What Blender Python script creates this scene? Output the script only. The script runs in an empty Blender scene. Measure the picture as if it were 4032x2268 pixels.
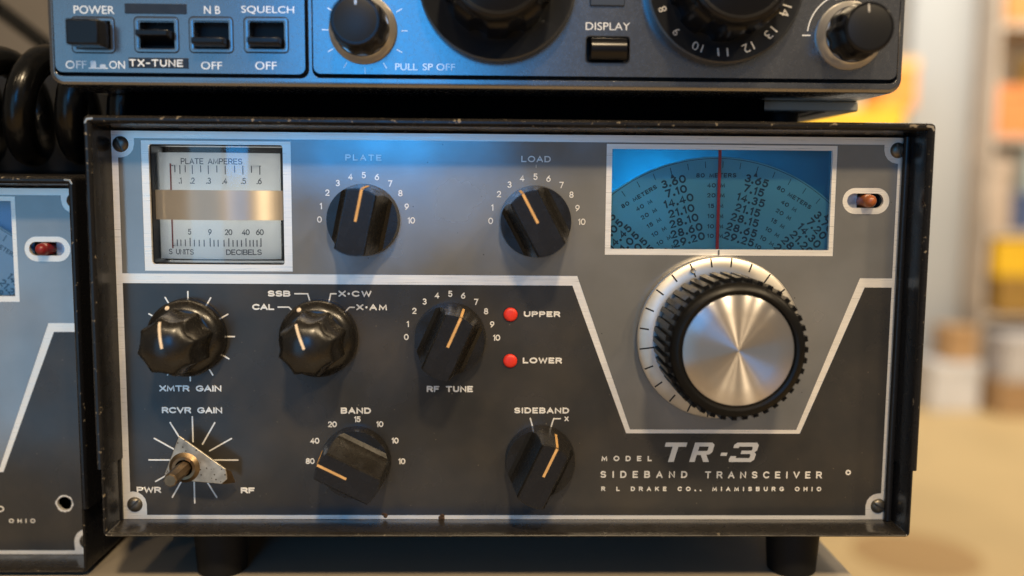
import bpy, bmesh, math, random
from mathutils import Matrix, Vector
from mathutils.geometry import tessellate_polygon
random.seed(7)
S = bpy.context.scene
COL = S.collection
MM = 0.001
PI = math.pi
rad = math.radians

# ------------------------------------------------------------------ camera
cam = bpy.data.cameras.new("camera")
cam.sensor_width = 36.0
cam.lens = 33.065
cam.clip_start = 0.01
cam.clip_end = 60
camo = bpy.data.objects.new("camera", cam)
COL.objects.link(camo)
RIGHT = Vector((0.9997651, -0.0201555, 0.0079642))
FWD = Vector((0.0208903, 0.9940801, -0.1066228))
UP = Vector((-0.0057680, 0.1067641, 0.9942676))
M = Matrix((RIGHT, UP, -FWD)).transposed().to_4x4()
M.translation = Vector((-6.450, -303.981, 47.525)) * MM
camo.matrix_world = M
S.camera = camo
cam.dof.use_dof = True
cam.dof.focus_distance = 0.316
cam.dof.aperture_fstop = 3.9

# ------------------------------------------------------------------ world
W = bpy.data.worlds.new("World")
S.world = W
W.use_nodes = True
wn = W.node_tree
bg = wn.nodes["Background"]
bg.inputs[0].default_value = (0.92, 0.80, 0.64, 1)
bg.inputs[1].default_value = 0.19

# ------------------------------------------------------------------ lamps
def aim(o, target):
    d = Vector(target) - o.location
    o.rotation_euler = d.to_track_quat('-Z', 'Y').to_euler()

def bulb(name, loc, watt, color, radius=0.035):
    l = bpy.data.lights.new(name, 'POINT')
    l.energy = watt; l.color = color; l.shadow_soft_size = radius
    o = bpy.data.objects.new(name, l); COL.objects.link(o)
    o.location = loc
    return o

def area(name, loc, target, sx, sz, watt, color):
    l = bpy.data.lights.new(name, 'AREA')
    l.shape = 'RECTANGLE'; l.size = sx; l.size_y = sz
    l.energy = watt; l.color = color
    o = bpy.data.objects.new(name, l); COL.objects.link(o)
    o.location = loc; aim(o, target)
    return o

WARM = (1.0, 0.76, 0.47)
for loc, watt in (((0.12, -1.15, 1.16), 76), ((1.15, -1.00, 1.25), 54), ((0.72, -1.12, 1.15), 28), ((-0.40, -1.12, 1.20), 18),
                  ((-0.98, -1.05, 1.20), 5), ((1.9, -0.35, 1.2), 26)):
    bulb("ceiling_lamp", loc, watt, WARM, 0.07)
# the small bulbs inside the middle radio that light its meter and its scale from behind
area("meter_bulb", (-0.0985, 0.0268, 0.0405), (-0.0985, 0, 0.0405), 0.042, 0.038, 0.0145, (0.95, 0.96, 0.92))
bulb("scale_bulb", (0.050, 0.040, 0.046), 0.24, (0.75, 0.95, 1.0), 0.003)
# the blue screen behind the photographer and the wide cool window to the left
area("blue_screen", (-0.21, -1.50, 0.32), (-0.05, 0, 0.05), 0.36, 0.52, 3.2, (0.012, 0.38, 1.0))
area("cool_window", (-0.74, -1.42, -0.08), (-0.12, 0, 0), 0.56, 1.05, 2.5, (0.16, 0.56, 1.0))
# the lit shop behind on the right
area("shop_lamp", (2.0, 2.3, 1.5), (2.0, 3.2, -0.9), 1.6, 1.2, 54, (1.0, 0.93, 0.80))
area("shop_cool_fill", (0.9, 2.6, 0.9), (2.0, 3.7, 0.4), 0.6, 0.9, 7, (0.62, 0.80, 1.0))  # unseen bluish light, added to cool the white door and wall

S.view_settings.view_transform = 'Standard'
S.view_settings.look = 'None'
S.view_settings.gamma = 1
S.view_settings.exposure = 0
S.view_settings.use_curve_mapping = False
S.render.engine = 'CYCLES'
S.cycles.use_denoising = True
S.cycles.max_bounces = 8

# ------------------------------------------------------------------ materials
def mat(name, base, rough=0.5, metal=0.0, spec=0.5, bump=None, var=None, rvar=0.0, rscale=60.0,
        aniso=0.0, arot=0.0, tangent=None, coat=0.0, coatr=0.1, brushed=None, dust=None, wear=False, ior=1.5, cior=1.5, alpha_glass=False, speck=None):
    m = bpy.data.materials.new(name)
    m.use_nodes = True
    nt = m.node_tree
    N, L = nt.nodes, nt.links
    b = N["Principled BSDF"]
    b.inputs["Base Color"].default_value = (*base, 1)
    b.inputs["Roughness"].default_value = rough
    b.inputs["Metallic"].default_value = metal
    b.inputs["Specular IOR Level"].default_value = spec
    b.inputs["Anisotropic"].default_value = aniso
    b.inputs["Anisotropic Rotation"].default_value = arot
    b.inputs["Coat Weight"].default_value = coat
    b.inputs["IOR"].default_value = ior
    b.inputs["Coat IOR"].default_value = cior
    b.inputs["Coat Roughness"].default_value = coatr
    tc = N.new("ShaderNodeTexCoord")
    col = None
    def noise(scale, detail=4, stretch=None):
        n = N.new("ShaderNodeTexNoise")
        n.inputs["Scale"].default_value = scale
        n.inputs["Detail"].default_value = detail
        if stretch:
            mp = N.new("ShaderNodeMapping")
            mp.inputs["Scale"].default_value = stretch
            L.new(tc.outputs["Object"], mp.inputs[0]); L.new(mp.outputs[0], n.inputs["Vector"])
        else:
            L.new(tc.outputs["Object"], n.inputs["Vector"])
        return n
    def ramp(src, a, bb, lo, hi):
        r = N.new("ShaderNodeMapRange")
        r.inputs[1].default_value = a; r.inputs[2].default_value = bb
        r.inputs[3].default_value = lo; r.inputs[4].default_value = hi
        L.new(src, r.inputs[0])
        return r.outputs[0]
    def mix(fac, c1, c2):
        x = N.new("ShaderNodeMix"); x.data_type = 'RGBA'
        if isinstance(fac, (int, float)): x.inputs[0].default_value = fac
        else: L.new(fac, x.inputs[0])
        for i, c in ((6, c1), (7, c2)):
            if isinstance(c, tuple): x.inputs[i].default_value = (*c, 1)
            else: L.new(c, x.inputs[i])
        return x.outputs[2]
    col = base
    if var:
        sc, amt = var
        n = noise(sc, 6)
        col = mix(ramp(n.outputs[0], 0.3, 0.7, 0, 1), tuple(c * (1 - amt) for c in base), tuple(min(1, c * (1 + amt)) for c in base))
    if brushed:
        st, amt = brushed
        n = noise(1.0, 3, st)
        f = ramp(n.outputs[0], 0.3, 0.7, 0, 1)
        col = mix(f, tuple(c * (1 - amt) for c in base), tuple(min(1, c * (1 + amt)) for c in base))
        L.new(ramp(n.outputs[0], 0.3, 0.7, max(0.05, rough - 0.1), rough + 0.1), b.inputs["Roughness"])
        bp = N.new("ShaderNodeBump"); bp.inputs["Strength"].default_value = 0.12; bp.inputs["Distance"].default_value = 0.0002
        L.new(n.outputs[0], bp.inputs["Height"]); L.new(bp.outputs[0], b.inputs["Normal"]); bp.inputs["Distance"].default_value = 0.00006
    if dust:
        dc, amt, sc, updir = dust
        n = noise(sc, 8)
        f = ramp(n.outputs[0], 0.42, 0.72, 0, amt)
        if updir:
            g = N.new("ShaderNodeNewGeometry")
            sx = N.new("ShaderNodeSeparateXYZ"); L.new(g.outputs["Normal"], sx.inputs[0])
            u = ramp(sx.outputs[2], 0.25, 0.8, updir, 1)
            mu = N.new("ShaderNodeMath"); mu.operation = 'MULTIPLY'
            L.new(f, mu.inputs[0]); L.new(u, mu.inputs[1]); f = mu.outputs[0]
        col = mix(f, col, dc)
    if speck:
        sc, th, cc = speck
        v = N.new("ShaderNodeTexVoronoi"); v.inputs["Scale"].default_value = sc
        L.new(tc.outputs["Object"], v.inputs["Vector"])
        col = mix(ramp(v.outputs["Distance"], th, th * 0.6, 0, 1), col, cc)
    if wear:                                    # chipped paint along the front lip (the first 1.6 mm of depth)
        sx = N.new("ShaderNodeSeparateXYZ"); L.new(tc.outputs["Object"], sx.inputs[0])
        yk = ramp(sx.outputs[1], -0.1583, -0.1592, 0, 1)
        n = noise(420, 5); f = ramp(n.outputs[0], 0.63, 0.69, 0, 1)
        mu = N.new("ShaderNodeMath"); mu.operation = 'MULTIPLY'; L.new(f, mu.inputs[0]); L.new(yk, mu.inputs[1])
        col = mix(mu.outputs[0], col, (0.20, 0.165, 0.115))
    if not isinstance(col, tuple):
        L.new(col, b.inputs["Base Color"])
    if rvar:
        n = noise(rscale, 5)
        L.new(ramp(n.outputs[0], 0.3, 0.7, max(0.03, rough - rvar), min(1, rough + rvar)), b.inputs["Roughness"])
    if bump:
        sc, st, dist = bump
        n = noise(sc, 3)
        bp = N.new("ShaderNodeBump"); bp.inputs["Strength"].default_value = st; bp.inputs["Distance"].default_value = dist
        L.new(n.outputs[0], bp.inputs["Height"]); L.new(bp.outputs[0], b.inputs["Normal"])
    if tangent:
        if isinstance(tangent, tuple):
            t = N.new("ShaderNodeCombineXYZ")
            for i in range(3): t.inputs[i].default_value = tangent[i]
        else:
            t = N.new("ShaderNodeTangent"); t.direction_type = 'RADIAL'; t.axis = tangent
        L.new(t.outputs[0], b.inputs["Tangent"])
    return m

def translucent(m, amount):
    """let lamplight from behind come through a thin plate"""
    nt = m.node_tree; N, L = nt.nodes, nt.links
    b = N["Principled BSDF"]; out = N["Material Output"]
    t = N.new("ShaderNodeBsdfTranslucent")
    src = b.inputs["Base Color"]
    if src.is_linked: L.new(src.links[0].from_socket, t.inputs[0])
    else: t.inputs[0].default_value = src.default_value
    mx = N.new("ShaderNodeMixShader"); mx.inputs[0].default_value = amount
    L.new(b.outputs[0], mx.inputs[1]); L.new(t.outputs[0], mx.inputs[2]); L.new(mx.outputs[0], out.inputs[0])
    return m

def glass_mat(name, tint=(1, 1, 1), rough=0.06, fres=1.5):
    m = bpy.data.materials.new(name); m.use_nodes = True
    nt = m.node_tree; N, L = nt.nodes, nt.links
    N.remove(N["Principled BSDF"])
    out = N["Material Output"]
    t = N.new("ShaderNodeBsdfTransparent"); t.inputs[0].default_value = (*tint, 1)
    g = N.new("ShaderNodeBsdfGlossy"); g.inputs["Roughness"].default_value = rough
    f = N.new("ShaderNodeFresnel"); f.inputs[0].default_value = fres
    mx = N.new("ShaderNodeMixShader")
    L.new(f.outputs[0], mx.inputs[0]); L.new(t.outputs[0], mx.inputs[1]); L.new(g.outputs[0], mx.inputs[2])
    L.new(mx.outputs[0], out.inputs[0])
    return m

DUST = (0.20, 0.155, 0.10)
m_grey = mat("grey_panel_paint", (0.215, 0.215, 0.21), 0.18, spec=1.0, metal=0.36, ior=1.75, var=(26, 0.16), rvar=0.10, rscale=28, dust=((0.10, 0.09, 0.075), 0.30, 34, 0), bump=(2400, 0.10, 0.00007), speck=(170, 0.045, (0.07, 0.065, 0.06)))
m_dark = mat("charcoal_panel_paint", (0.029, 0.028, 0.0265), 0.24, spec=0.5, var=(18, 0.20), rvar=0.10, rscale=34, bump=(3000, 0.12, 0.0001),
             dust=(DUST, 0.12, 40, 0), speck=(210, 0.050, (0.13, 0.11, 0.08)))
m_alu = mat("brushed_aluminium", (0.90, 0.86, 0.78), 0.36, metal=0.5, brushed=((70, 70, 4200), 0.05))
m_white = mat("white_lettering", (0.86, 0.83, 0.76), 0.22, spec=1.0, metal=0.2, ior=1.8)
m_enamel = mat("black_enamel", (0.010, 0.010, 0.011), 0.26, spec=0.28, rvar=0.08, rscale=150, bump=(900, 0.06, 0.0001),
               dust=(DUST, 0.20, 3000, 0.02), wear=True)
m_wear = mat("worn_edge_metal", (0.40, 0.36, 0.30), 0.4, metal=0.8, var=(300, 0.4))
m_knob = mat("black_bakelite", (0.008, 0.0075, 0.007), 0.27, spec=0.5, rvar=0.07, rscale=300, dust=(DUST, 0.14, 3500, 0.08), bump=(2500, 0.06, 0.00006))
m_knobtop = mat("satin_black_knob_top", (0.011, 0.012, 0.015), 0.26, spec=0.22, rvar=0.05, rscale=300, dust=(DUST, 0.05, 3500, 0))
m_line = mat("tan_pointer_paint", (0.62, 0.36, 0.13), 0.55, var=(400, 0.15))
m_cream = mat("cream_pointer_paint", (0.72, 0.58, 0.42), 0.55, var=(400, 0.15))
m_spun = mat("spun_aluminium", (0.54, 0.515, 0.50), 0.32, metal=0.90, aniso=1.0, arot=0.25, tangent='Y', var=(14, 0.05))
m_ring = mat("spun_aluminium_ring", (0.47, 0.445, 0.40), 0.36, metal=0.6, aniso=0.7, arot=0.0, tangent='Y', var=(120, 0.12))
m_black = mat("matte_black", (0.006, 0.006, 0.007), 0.6)
m_ink = mat("black_ink", (0.012, 0.012, 0.012), 0.6)
m_plastic = mat("black_ribbed_plastic", (0.005, 0.005, 0.005), 0.32, spec=0.16, dust=(DUST, 0.10, 3000, 0.1))
m_brass = mat("brushed_brass_band", (0.44, 0.40, 0.345), 0.33, metal=0.6, aniso=1.0, arot=0.25, tangent=(1, 0, 0), var=(60, 0.06))
m_meter = mat("ivory_meter_plate", (0.86, 0.84, 0.80), 0.5, var=(40, 0.05))
m_meterink = mat("grey_meter_ink", (0.10, 0.11, 0.12), 0.6)
m_rustink = mat("faded_red_ink", (0.38, 0.07, 0.06), 0.6)
m_red = mat("red_pointer", (0.95, 0.02, 0.03), 0.25)
m_dial = mat("teal_dial_plate", (0.36, 0.62, 0.63), 0.45, var=(25, 0.12))
m_dialback = mat("blue_dial_backing", (0.035, 0.27, 0.40), 0.45, var=(20, 0.15))
m_dialpale = mat("pale_dial_plate", (0.80, 0.82, 0.80), 0.45, var=(25, 0.06))
translucent(m_meter, 0.4); translucent(m_dial, 0.35); translucent(m_dialback, 0.6)
m_dialink = mat("dial_ink", (0.022, 0.045, 0.060), 0.6)
m_led = mat("red_lamp_lens", (0.62, 0.030, 0.014), 0.45, spec=0.4, var=(500, 0.10))
m_screw = mat("dull_steel_screw", (0.16, 0.145, 0.12), 0.42, metal=0.85, var=(500, 0.35))
m_steel = mat("worn_steel", (0.40, 0.36, 0.29), 0.40, metal=0.7, var=(260, 0.35), speck=(700, 0.26, (0.10, 0.075, 0.05)))
m_shaft = mat("bronzed_shaft", (0.22, 0.155, 0.09), 0.36, metal=0.9, var=(300, 0.2))
m_amber = mat("amber_plastic", (0.30, 0.085, 0.025), 0.35, var=(300, 0.2))
m_maroon = mat("maroon_plastic", (0.22, 0.016, 0.018), 0.35)
m_silver = mat("silver_slide_plate", (0.62, 0.66, 0.70), 0.4, metal=0.8, var=(500, 0.35))
m_rust = mat("rust", (0.055, 0.028, 0.014), 0.9, var=(900, 0.5), bump=(1500, 0.6, 0.0006))
m_foot = mat("black_rubber_foot", (0.006, 0.006, 0.006), 0.6, spec=0.2)
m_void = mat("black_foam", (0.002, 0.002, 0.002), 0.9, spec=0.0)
m_cab2 = mat("charcoal_textured_plastic", (0.026, 0.029, 0.037), 0.24, spec=1.0, coat=1.0, cior=2.1, coatr=0.20, bump=(1600, 0.30, 0.00007), rvar=0.06, rscale=900)
m_body2 = mat("grey_radio_case", (0.52, 0.52, 0.48), 0.4, metal=0.3, bump=(1500, 0.2, 0.0002))
m_print = mat("pale_blue_grey_print", (0.80, 0.82, 0.84), 0.24, spec=1.0, coat=1.0, cior=2.1, coatr=0.2)
m_tape = mat("black_embossing_tape", (0.010, 0.010, 0.012), 0.35, var=(300, 0.4))
m_gloss = mat("gloss_black_plastic", (0.005, 0.005, 0.006), 0.22, spec=0.28)
m_dish = mat("black_anodised_dish", (0.060, 0.064, 0.072), 0.30, metal=0.7, aniso=0.75, tangent='Y')
m_cap2 = mat("satin_charcoal_cap", (0.008, 0.0085, 0.010), 0.36, spec=0.35, bump=(2500, 0.1, 0.0001))
m_ringmet = mat("satin_nickel_ring", (0.66, 0.62, 0.56), 0.28, metal=0.7, aniso=0.6, tangent='Y')
m_cord = mat("black_cord_rubber", (0.003, 0.003, 0.003), 0.22, spec=0.3, dust=(DUST, 0.04, 400, 0.2), bump=(500, 0.1, 0.0004))
m_table = mat("tan_tabletop_laminate", (0.36, 0.31, 0.24), 0.45, var=(6, 0.08), rvar=0.08)
m_floor = mat("tan_floor", (0.62, 0.44, 0.21), 0.6, var=(1.6, 0.16))
m_stain = mat("brown_floor_stain", (0.44, 0.27, 0.11), 0.7)
m_wall = mat("cream_wall_paint", (0.60, 0.54, 0.46), 0.8, var=(1.2, 0.06))
m_post = mat("white_door_paint", (0.43, 0.435, 0.43), 0.6, var=(2, 0.04))
m_part = mat("grey_brown_board", (0.155, 0.135, 0.112), 0.8, var=(9, 0.12))
m_wood = mat("beige_shelf_board", (0.56, 0.46, 0.36), 0.6, var=(8, 0.2))
m_clear = glass_mat("clear_meter_cover", (0.96, 0.98, 0.99), 0.07, 1.5)
m_blueglass = glass_mat("dial_window_glass", (0.80, 0.95, 1.0), 0.05, 1.45)
_pm = {}
def plain(name, c, r=0.6):
    if name not in _pm: _pm[name] = mat(name, c, r, var=(12, 0.10))
    return _pm[name]

# ------------------------------------------------------------------ building helpers (all shapes in millimetres)
class MB:
    def __init__(s): s.v, s.f = [], []
    def add(s, v, f):
        o = len(s.v); s.v += [tuple(p) for p in v]; s.f += [tuple(i + o for i in q) for q in f]
        return s
    def box(s, x0, x1, y0, y1, z0, z1):
        v = [(x, y, z) for x in (x0, x1) for y in (y0, y1) for z in (z0, z1)]
        return s.add(v, [(0, 1, 3, 2), (4, 6, 7, 5), (0, 4, 5, 1), (2, 3, 7, 6), (0, 2, 6, 4), (1, 5, 7, 3)])
    def prism(s, loops, y0, y1):
        """flat plate with holes: loops[0] outline, the rest holes, each a list of (x, z)"""
        pts = [p for l in loops for p in l]
        tri = tessellate_polygon([[Vector((p[0], p[1], 0)) for p in l] for l in loops])
        n = len(pts)
        v = [(x, y0, z) for x, z in pts] + [(x, y1, z) for x, z in pts]
        f = []
        for t in tri: f += [tuple(t), tuple(i + n for i in reversed(t))]
        k = 0
        for l in loops:
            m = len(l)
            for i in range(m):
                a, b = k + i, k + (i + 1) % m
                f.append((a, b, b + n, a + n))
            k += m
        return s.add(v, f)
    def slab(s, loop, y0, y1):
        n = len(loop)
        v = [(x, y0, z) for x, z in loop] + [(x, y1, z) for x, z in loop]
        f = [tuple(range(n)), tuple(range(2 * n - 1, n - 1, -1))]
        f += [(i, (i + 1) % n, (i + 1) % n + n, i + n) for i in range(n)]
        return s.add(v, f)
    def lathe(s, prof, seg=64, cx=0, cz=0, rf=None):
        """prof: (radius, y) from front to back"""
        v, f = [], []
        for r, y in prof:
            for k in range(seg):
                a = 2 * PI * k / seg
                q = rf(a, r, y) if rf else r
                v.append((cx + q * math.sin(a), y, cz + q * math.cos(a)))
        n = len(prof)
        for i in range(n - 1):
            for k in range(seg):
                k2 = (k + 1) % seg
                f.append((i * seg + k, i * seg + k2, (i + 1) * seg + k2, (i + 1) * seg + k))
        f.append(tuple(range(seg))); f.append(tuple((n - 1) * seg + k for k in range(seg)))
        return s.add(v, f)
    def sweep(s, path, prof, closed=True):
        n = len(path); v, f = [], []
        for i in range(n):
            p = Vector(path[i])
            if closed or 0 < i < n - 1:
                a = (p - Vector(path[i - 1])).normalized(); b = (Vector(path[(i + 1) % n]) - p).normalized()
            elif i == 0: a = b = (Vector(path[1]) - p).normalized()
            else: a = b = (p - Vector(path[i - 1])).normalized()
            na, nb = Vector((-a.y, a.x)), Vector((-b.y, b.x))
            mm = (na + nb); mm = mm / max(0.2, mm.dot(na)) if mm.length > 1e-6 else na
            for d, y in prof: v.append((p.x + mm.x * d, y, p.y + mm.y * d))
        m = len(prof)
        for i in range(n if closed else n - 1):
            for k in range(m - 1):
                a, b = i * m + k, ((i + 1) % n) * m + k
                f.append((a, b, b + 1, a + 1))
        if not closed:
            f.append(tuple(range(m))); f.append(tuple((n - 1) * m + k for k in range(m - 1, -1, -1)))
        return s.add(v, f)
    def ribbon(s, pts, w, y, h, tip=True):
        """a printed stroke of half-width w lying on the plane y, h proud of it, with round ends"""
        P = [Vector(p) for p in pts]
        Q = [P[0]]
        for p in P[1:]:
            if (p - Q[-1]).length > 1e-5: Q.append(p)
        if len(Q) < 2: Q = [Q[0] - Vector((w * .02, 0)), Q[0] + Vector((w * .02, 0))]
        closed = len(Q) > 3 and (Q[0] - Q[-1]).length < 1e-3
        if closed: Q = Q[:-1]
        n = len(Q); rows = []
        for i in range(n):
            p = Q[i]
            if closed or 0 < i < n - 1:
                a = (p - Q[i - 1]).normalized(); b = (Q[(i + 1) % n] - p).normalized()
            elif i == 0: a = b = (Q[1] - p).normalized()
            else: a = b = (p - Q[i - 1]).normalized()
            na, nb = Vector((-a.y, a.x)), Vector((-b.y, b.x))
            mm = na + nb; mm = mm / max(0.5, mm.dot(na)) if mm.length > 1e-3 else na
            rows.append((p, mm, 1.0, a))
        if not closed and tip:
            p, mm, _, a = rows[0]
            rows = [(p - a * w * .95, mm, .3, a), (p - a * w * .7, mm, .71, a), (p - a * w * .35, mm, .94, a)] + rows
            p, mm, _, a = rows[-1]
            rows += [(p + a * w * .35, mm, .94, a), (p + a * w * .7, mm, .71, a), (p + a * w * .95, mm, .3, a)]
        v, f = [], []
        for i, (p, mm, k, _) in enumerate(rows):
            hk = h + 0.02 * i / len(rows)          # a stroke that meets itself never lies in its own plane
            for d, hh in ((-1, 0), (-.75, 1), (.75, 1), (1, 0)):
                q = p + mm * (d * w * k); v.append((q.x, y - hk * hh, q.y))
        m = len(rows)
        for i in range(m if closed else m - 1):
            for k in range(3):
                a, b = i * 4 + k, ((i + 1) % m) * 4 + k
                f.append((a, b, b + 1, a + 1))
        if not closed:
            f.append((0, 1, 2, 3)); f.append(tuple((m - 1) * 4 + k for k in (3, 2, 1, 0)))
        return s.add(v, f)
    def tube(s, pts, r, seg=12):
        P = [Vector(p) for p in pts]; n = len(P); v, f = [], []
        t = (P[1] - P[0]).normalized(); u = t.orthogonal().normalized()
        for i in range(n):
            t = (P[min(i + 1, n - 1)] - P[max(i - 1, 0)]).normalized()
            u = (u - t * u.dot(t)).normalized(); w = t.cross(u)
            for k in range(seg):
                a = 2 * PI * k / seg
                v.append(P[i] + (u * math.cos(a) + w * math.sin(a)) * r)
        for i in range(n - 1):
            for k in range(seg):
                k2 = (k + 1) % seg
                f.append((i * seg + k, i * seg + k2, (i + 1) * seg + k2, (i + 1) * seg + k))
        f.append(tuple(range(seg))); f.append(tuple((n - 1) * seg + k for k in range(seg)))
        return s.add(v, f)

ORG = {}
def mesh_of(name, mb, origin, sharp=35):
    me = bpy.data.meshes.new(name)
    o = Vector(origin)
    me.from_pydata([(Vector(p) - o) * MM for p in mb.v], [], mb.f)
    bm = bmesh.new(); bm.from_mesh(me)
    bmesh.ops.recalc_face_normals(bm, faces=bm.faces)
    bm.to_mesh(me); bm.free()
    for p in me.polygons: p.use_smooth = True
    me.set_sharp_from_angle(angle=rad(sharp))
    return me

def part(name, mb, material, parent, bevel=0.0, label=None, sharp=35, loc=None, segs=2):
    """one mesh object under parent; shapes are in the thing's own world millimetres"""
    org = ORG[parent.name]
    me = mesh_of(name, mb, org, sharp)
    me.materials.append(material)
    o = bpy.data.objects.new(name, me); COL.objects.link(o)
    o.parent = parent; ORG[o.name] = org
    if bevel:
        b = o.modifiers.new("bevel", 'BEVEL'); b.width = bevel * MM; b.segments = segs; b.limit_method = 'ANGLE'; b.angle_limit = rad(40)
    if label: o["label"] = label
    return o

def thing(name, label, cat, org, group=None):
    o = bpy.data.objects.new(name, None); COL.objects.link(o)
    o.empty_display_size = 0.01
    o.location = Vector(org) * MM; ORG[o.name] = Vector(org)
    o["label"] = label; o["category"] = cat
    if group: o["group"] = group
    return o

def single(name, mb, material, label=None, cat=None, org=(0, 0, 0), group=None, kind=None, bevel=0.0):
    me = mesh_of(name, mb, org); me.materials.append(material)
    o = bpy.data.objects.new(name, me); COL.objects.link(o); o.location = Vector(org) * MM
    ORG[o.name] = Vector(org)
    if label: o["label"] = label
    if cat: o["category"] = cat
    if group: o["group"] = group
    if kind: o["kind"] = kind
    if bevel:
        b = o.modifiers.new("bevel", 'BEVEL'); b.width = bevel * MM; b.segments = 2; b.limit_method = 'ANGLE'; b.angle_limit = rad(40)
    return o

def local_part(name, me, parent, at, rot=0.0):
    """a part whose mesh is built about its own axis; at = world mm of the axis point"""
    o = bpy.data.objects.new(name, me); COL.objects.link(o); o.parent = parent
    o.location = (Vector(at) - ORG[parent.name]) * MM
    o.rotation_euler = (0, rad(rot), 0)
    ORG[o.name] = Vector((0, 0, 0))
    return o

def child_mesh(name, me, parent):
    o = bpy.data.objects.new(name, me); COL.objects.link(o); o.parent = parent
    ORG[o.name] = Vector((0, 0, 0))
    return o

def boolean(mb_a, mb_b, op):
    oa = bpy.data.objects.new("a", mesh_of("a", mb_a, (0, 0, 0))); ob = bpy.data.objects.new("b", mesh_of("b", mb_b, (0, 0, 0)))
    COL.objects.link(oa); COL.objects.link(ob)
    md = oa.modifiers.new("m", 'BOOLEAN'); md.operation = op; md.object = ob; md.solver = 'EXACT'
    dg = bpy.context.evaluated_depsgraph_get()
    me = bpy.data.meshes.new_from_object(oa.evaluated_get(dg))
    for o in (oa, ob):
        d = o.data; bpy.data.objects.remove(o); bpy.data.meshes.remove(d)
    mb = MB(); mb.add([v.co / MM for v in me.vertices], [tuple(p.vertices) for p in me.polygons])
    bpy.data.meshes.remove(me)
    return mb

def arc(cx, cy, rx, ry, a0, a1, n=14):
    return [(cx + rx * math.cos(rad(a0 + (a1 - a0) * i / n)), cy + ry * math.sin(rad(a0 + (a1 - a0) * i / n))) for i in range(n + 1)]

def rrect(x0, x1, z0, z1, r, n=5):
    p = []
    for cx, cz, a in ((x1 - r, z0 + r, -90), (x1 - r, z1 - r, 0), (x0 + r, z1 - r, 90), (x0 + r, z0 + r, 180)):
        p += [(cx + r * math.cos(rad(a + 90 * i / n)), cz + r * math.sin(rad(a + 90 * i / n))) for i in range(n + 1)]
    return p

def rect(x0, x1, z0, z1): return [(x0, z0), (x1, z0), (x1, z1), (x0, z1)]

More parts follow.
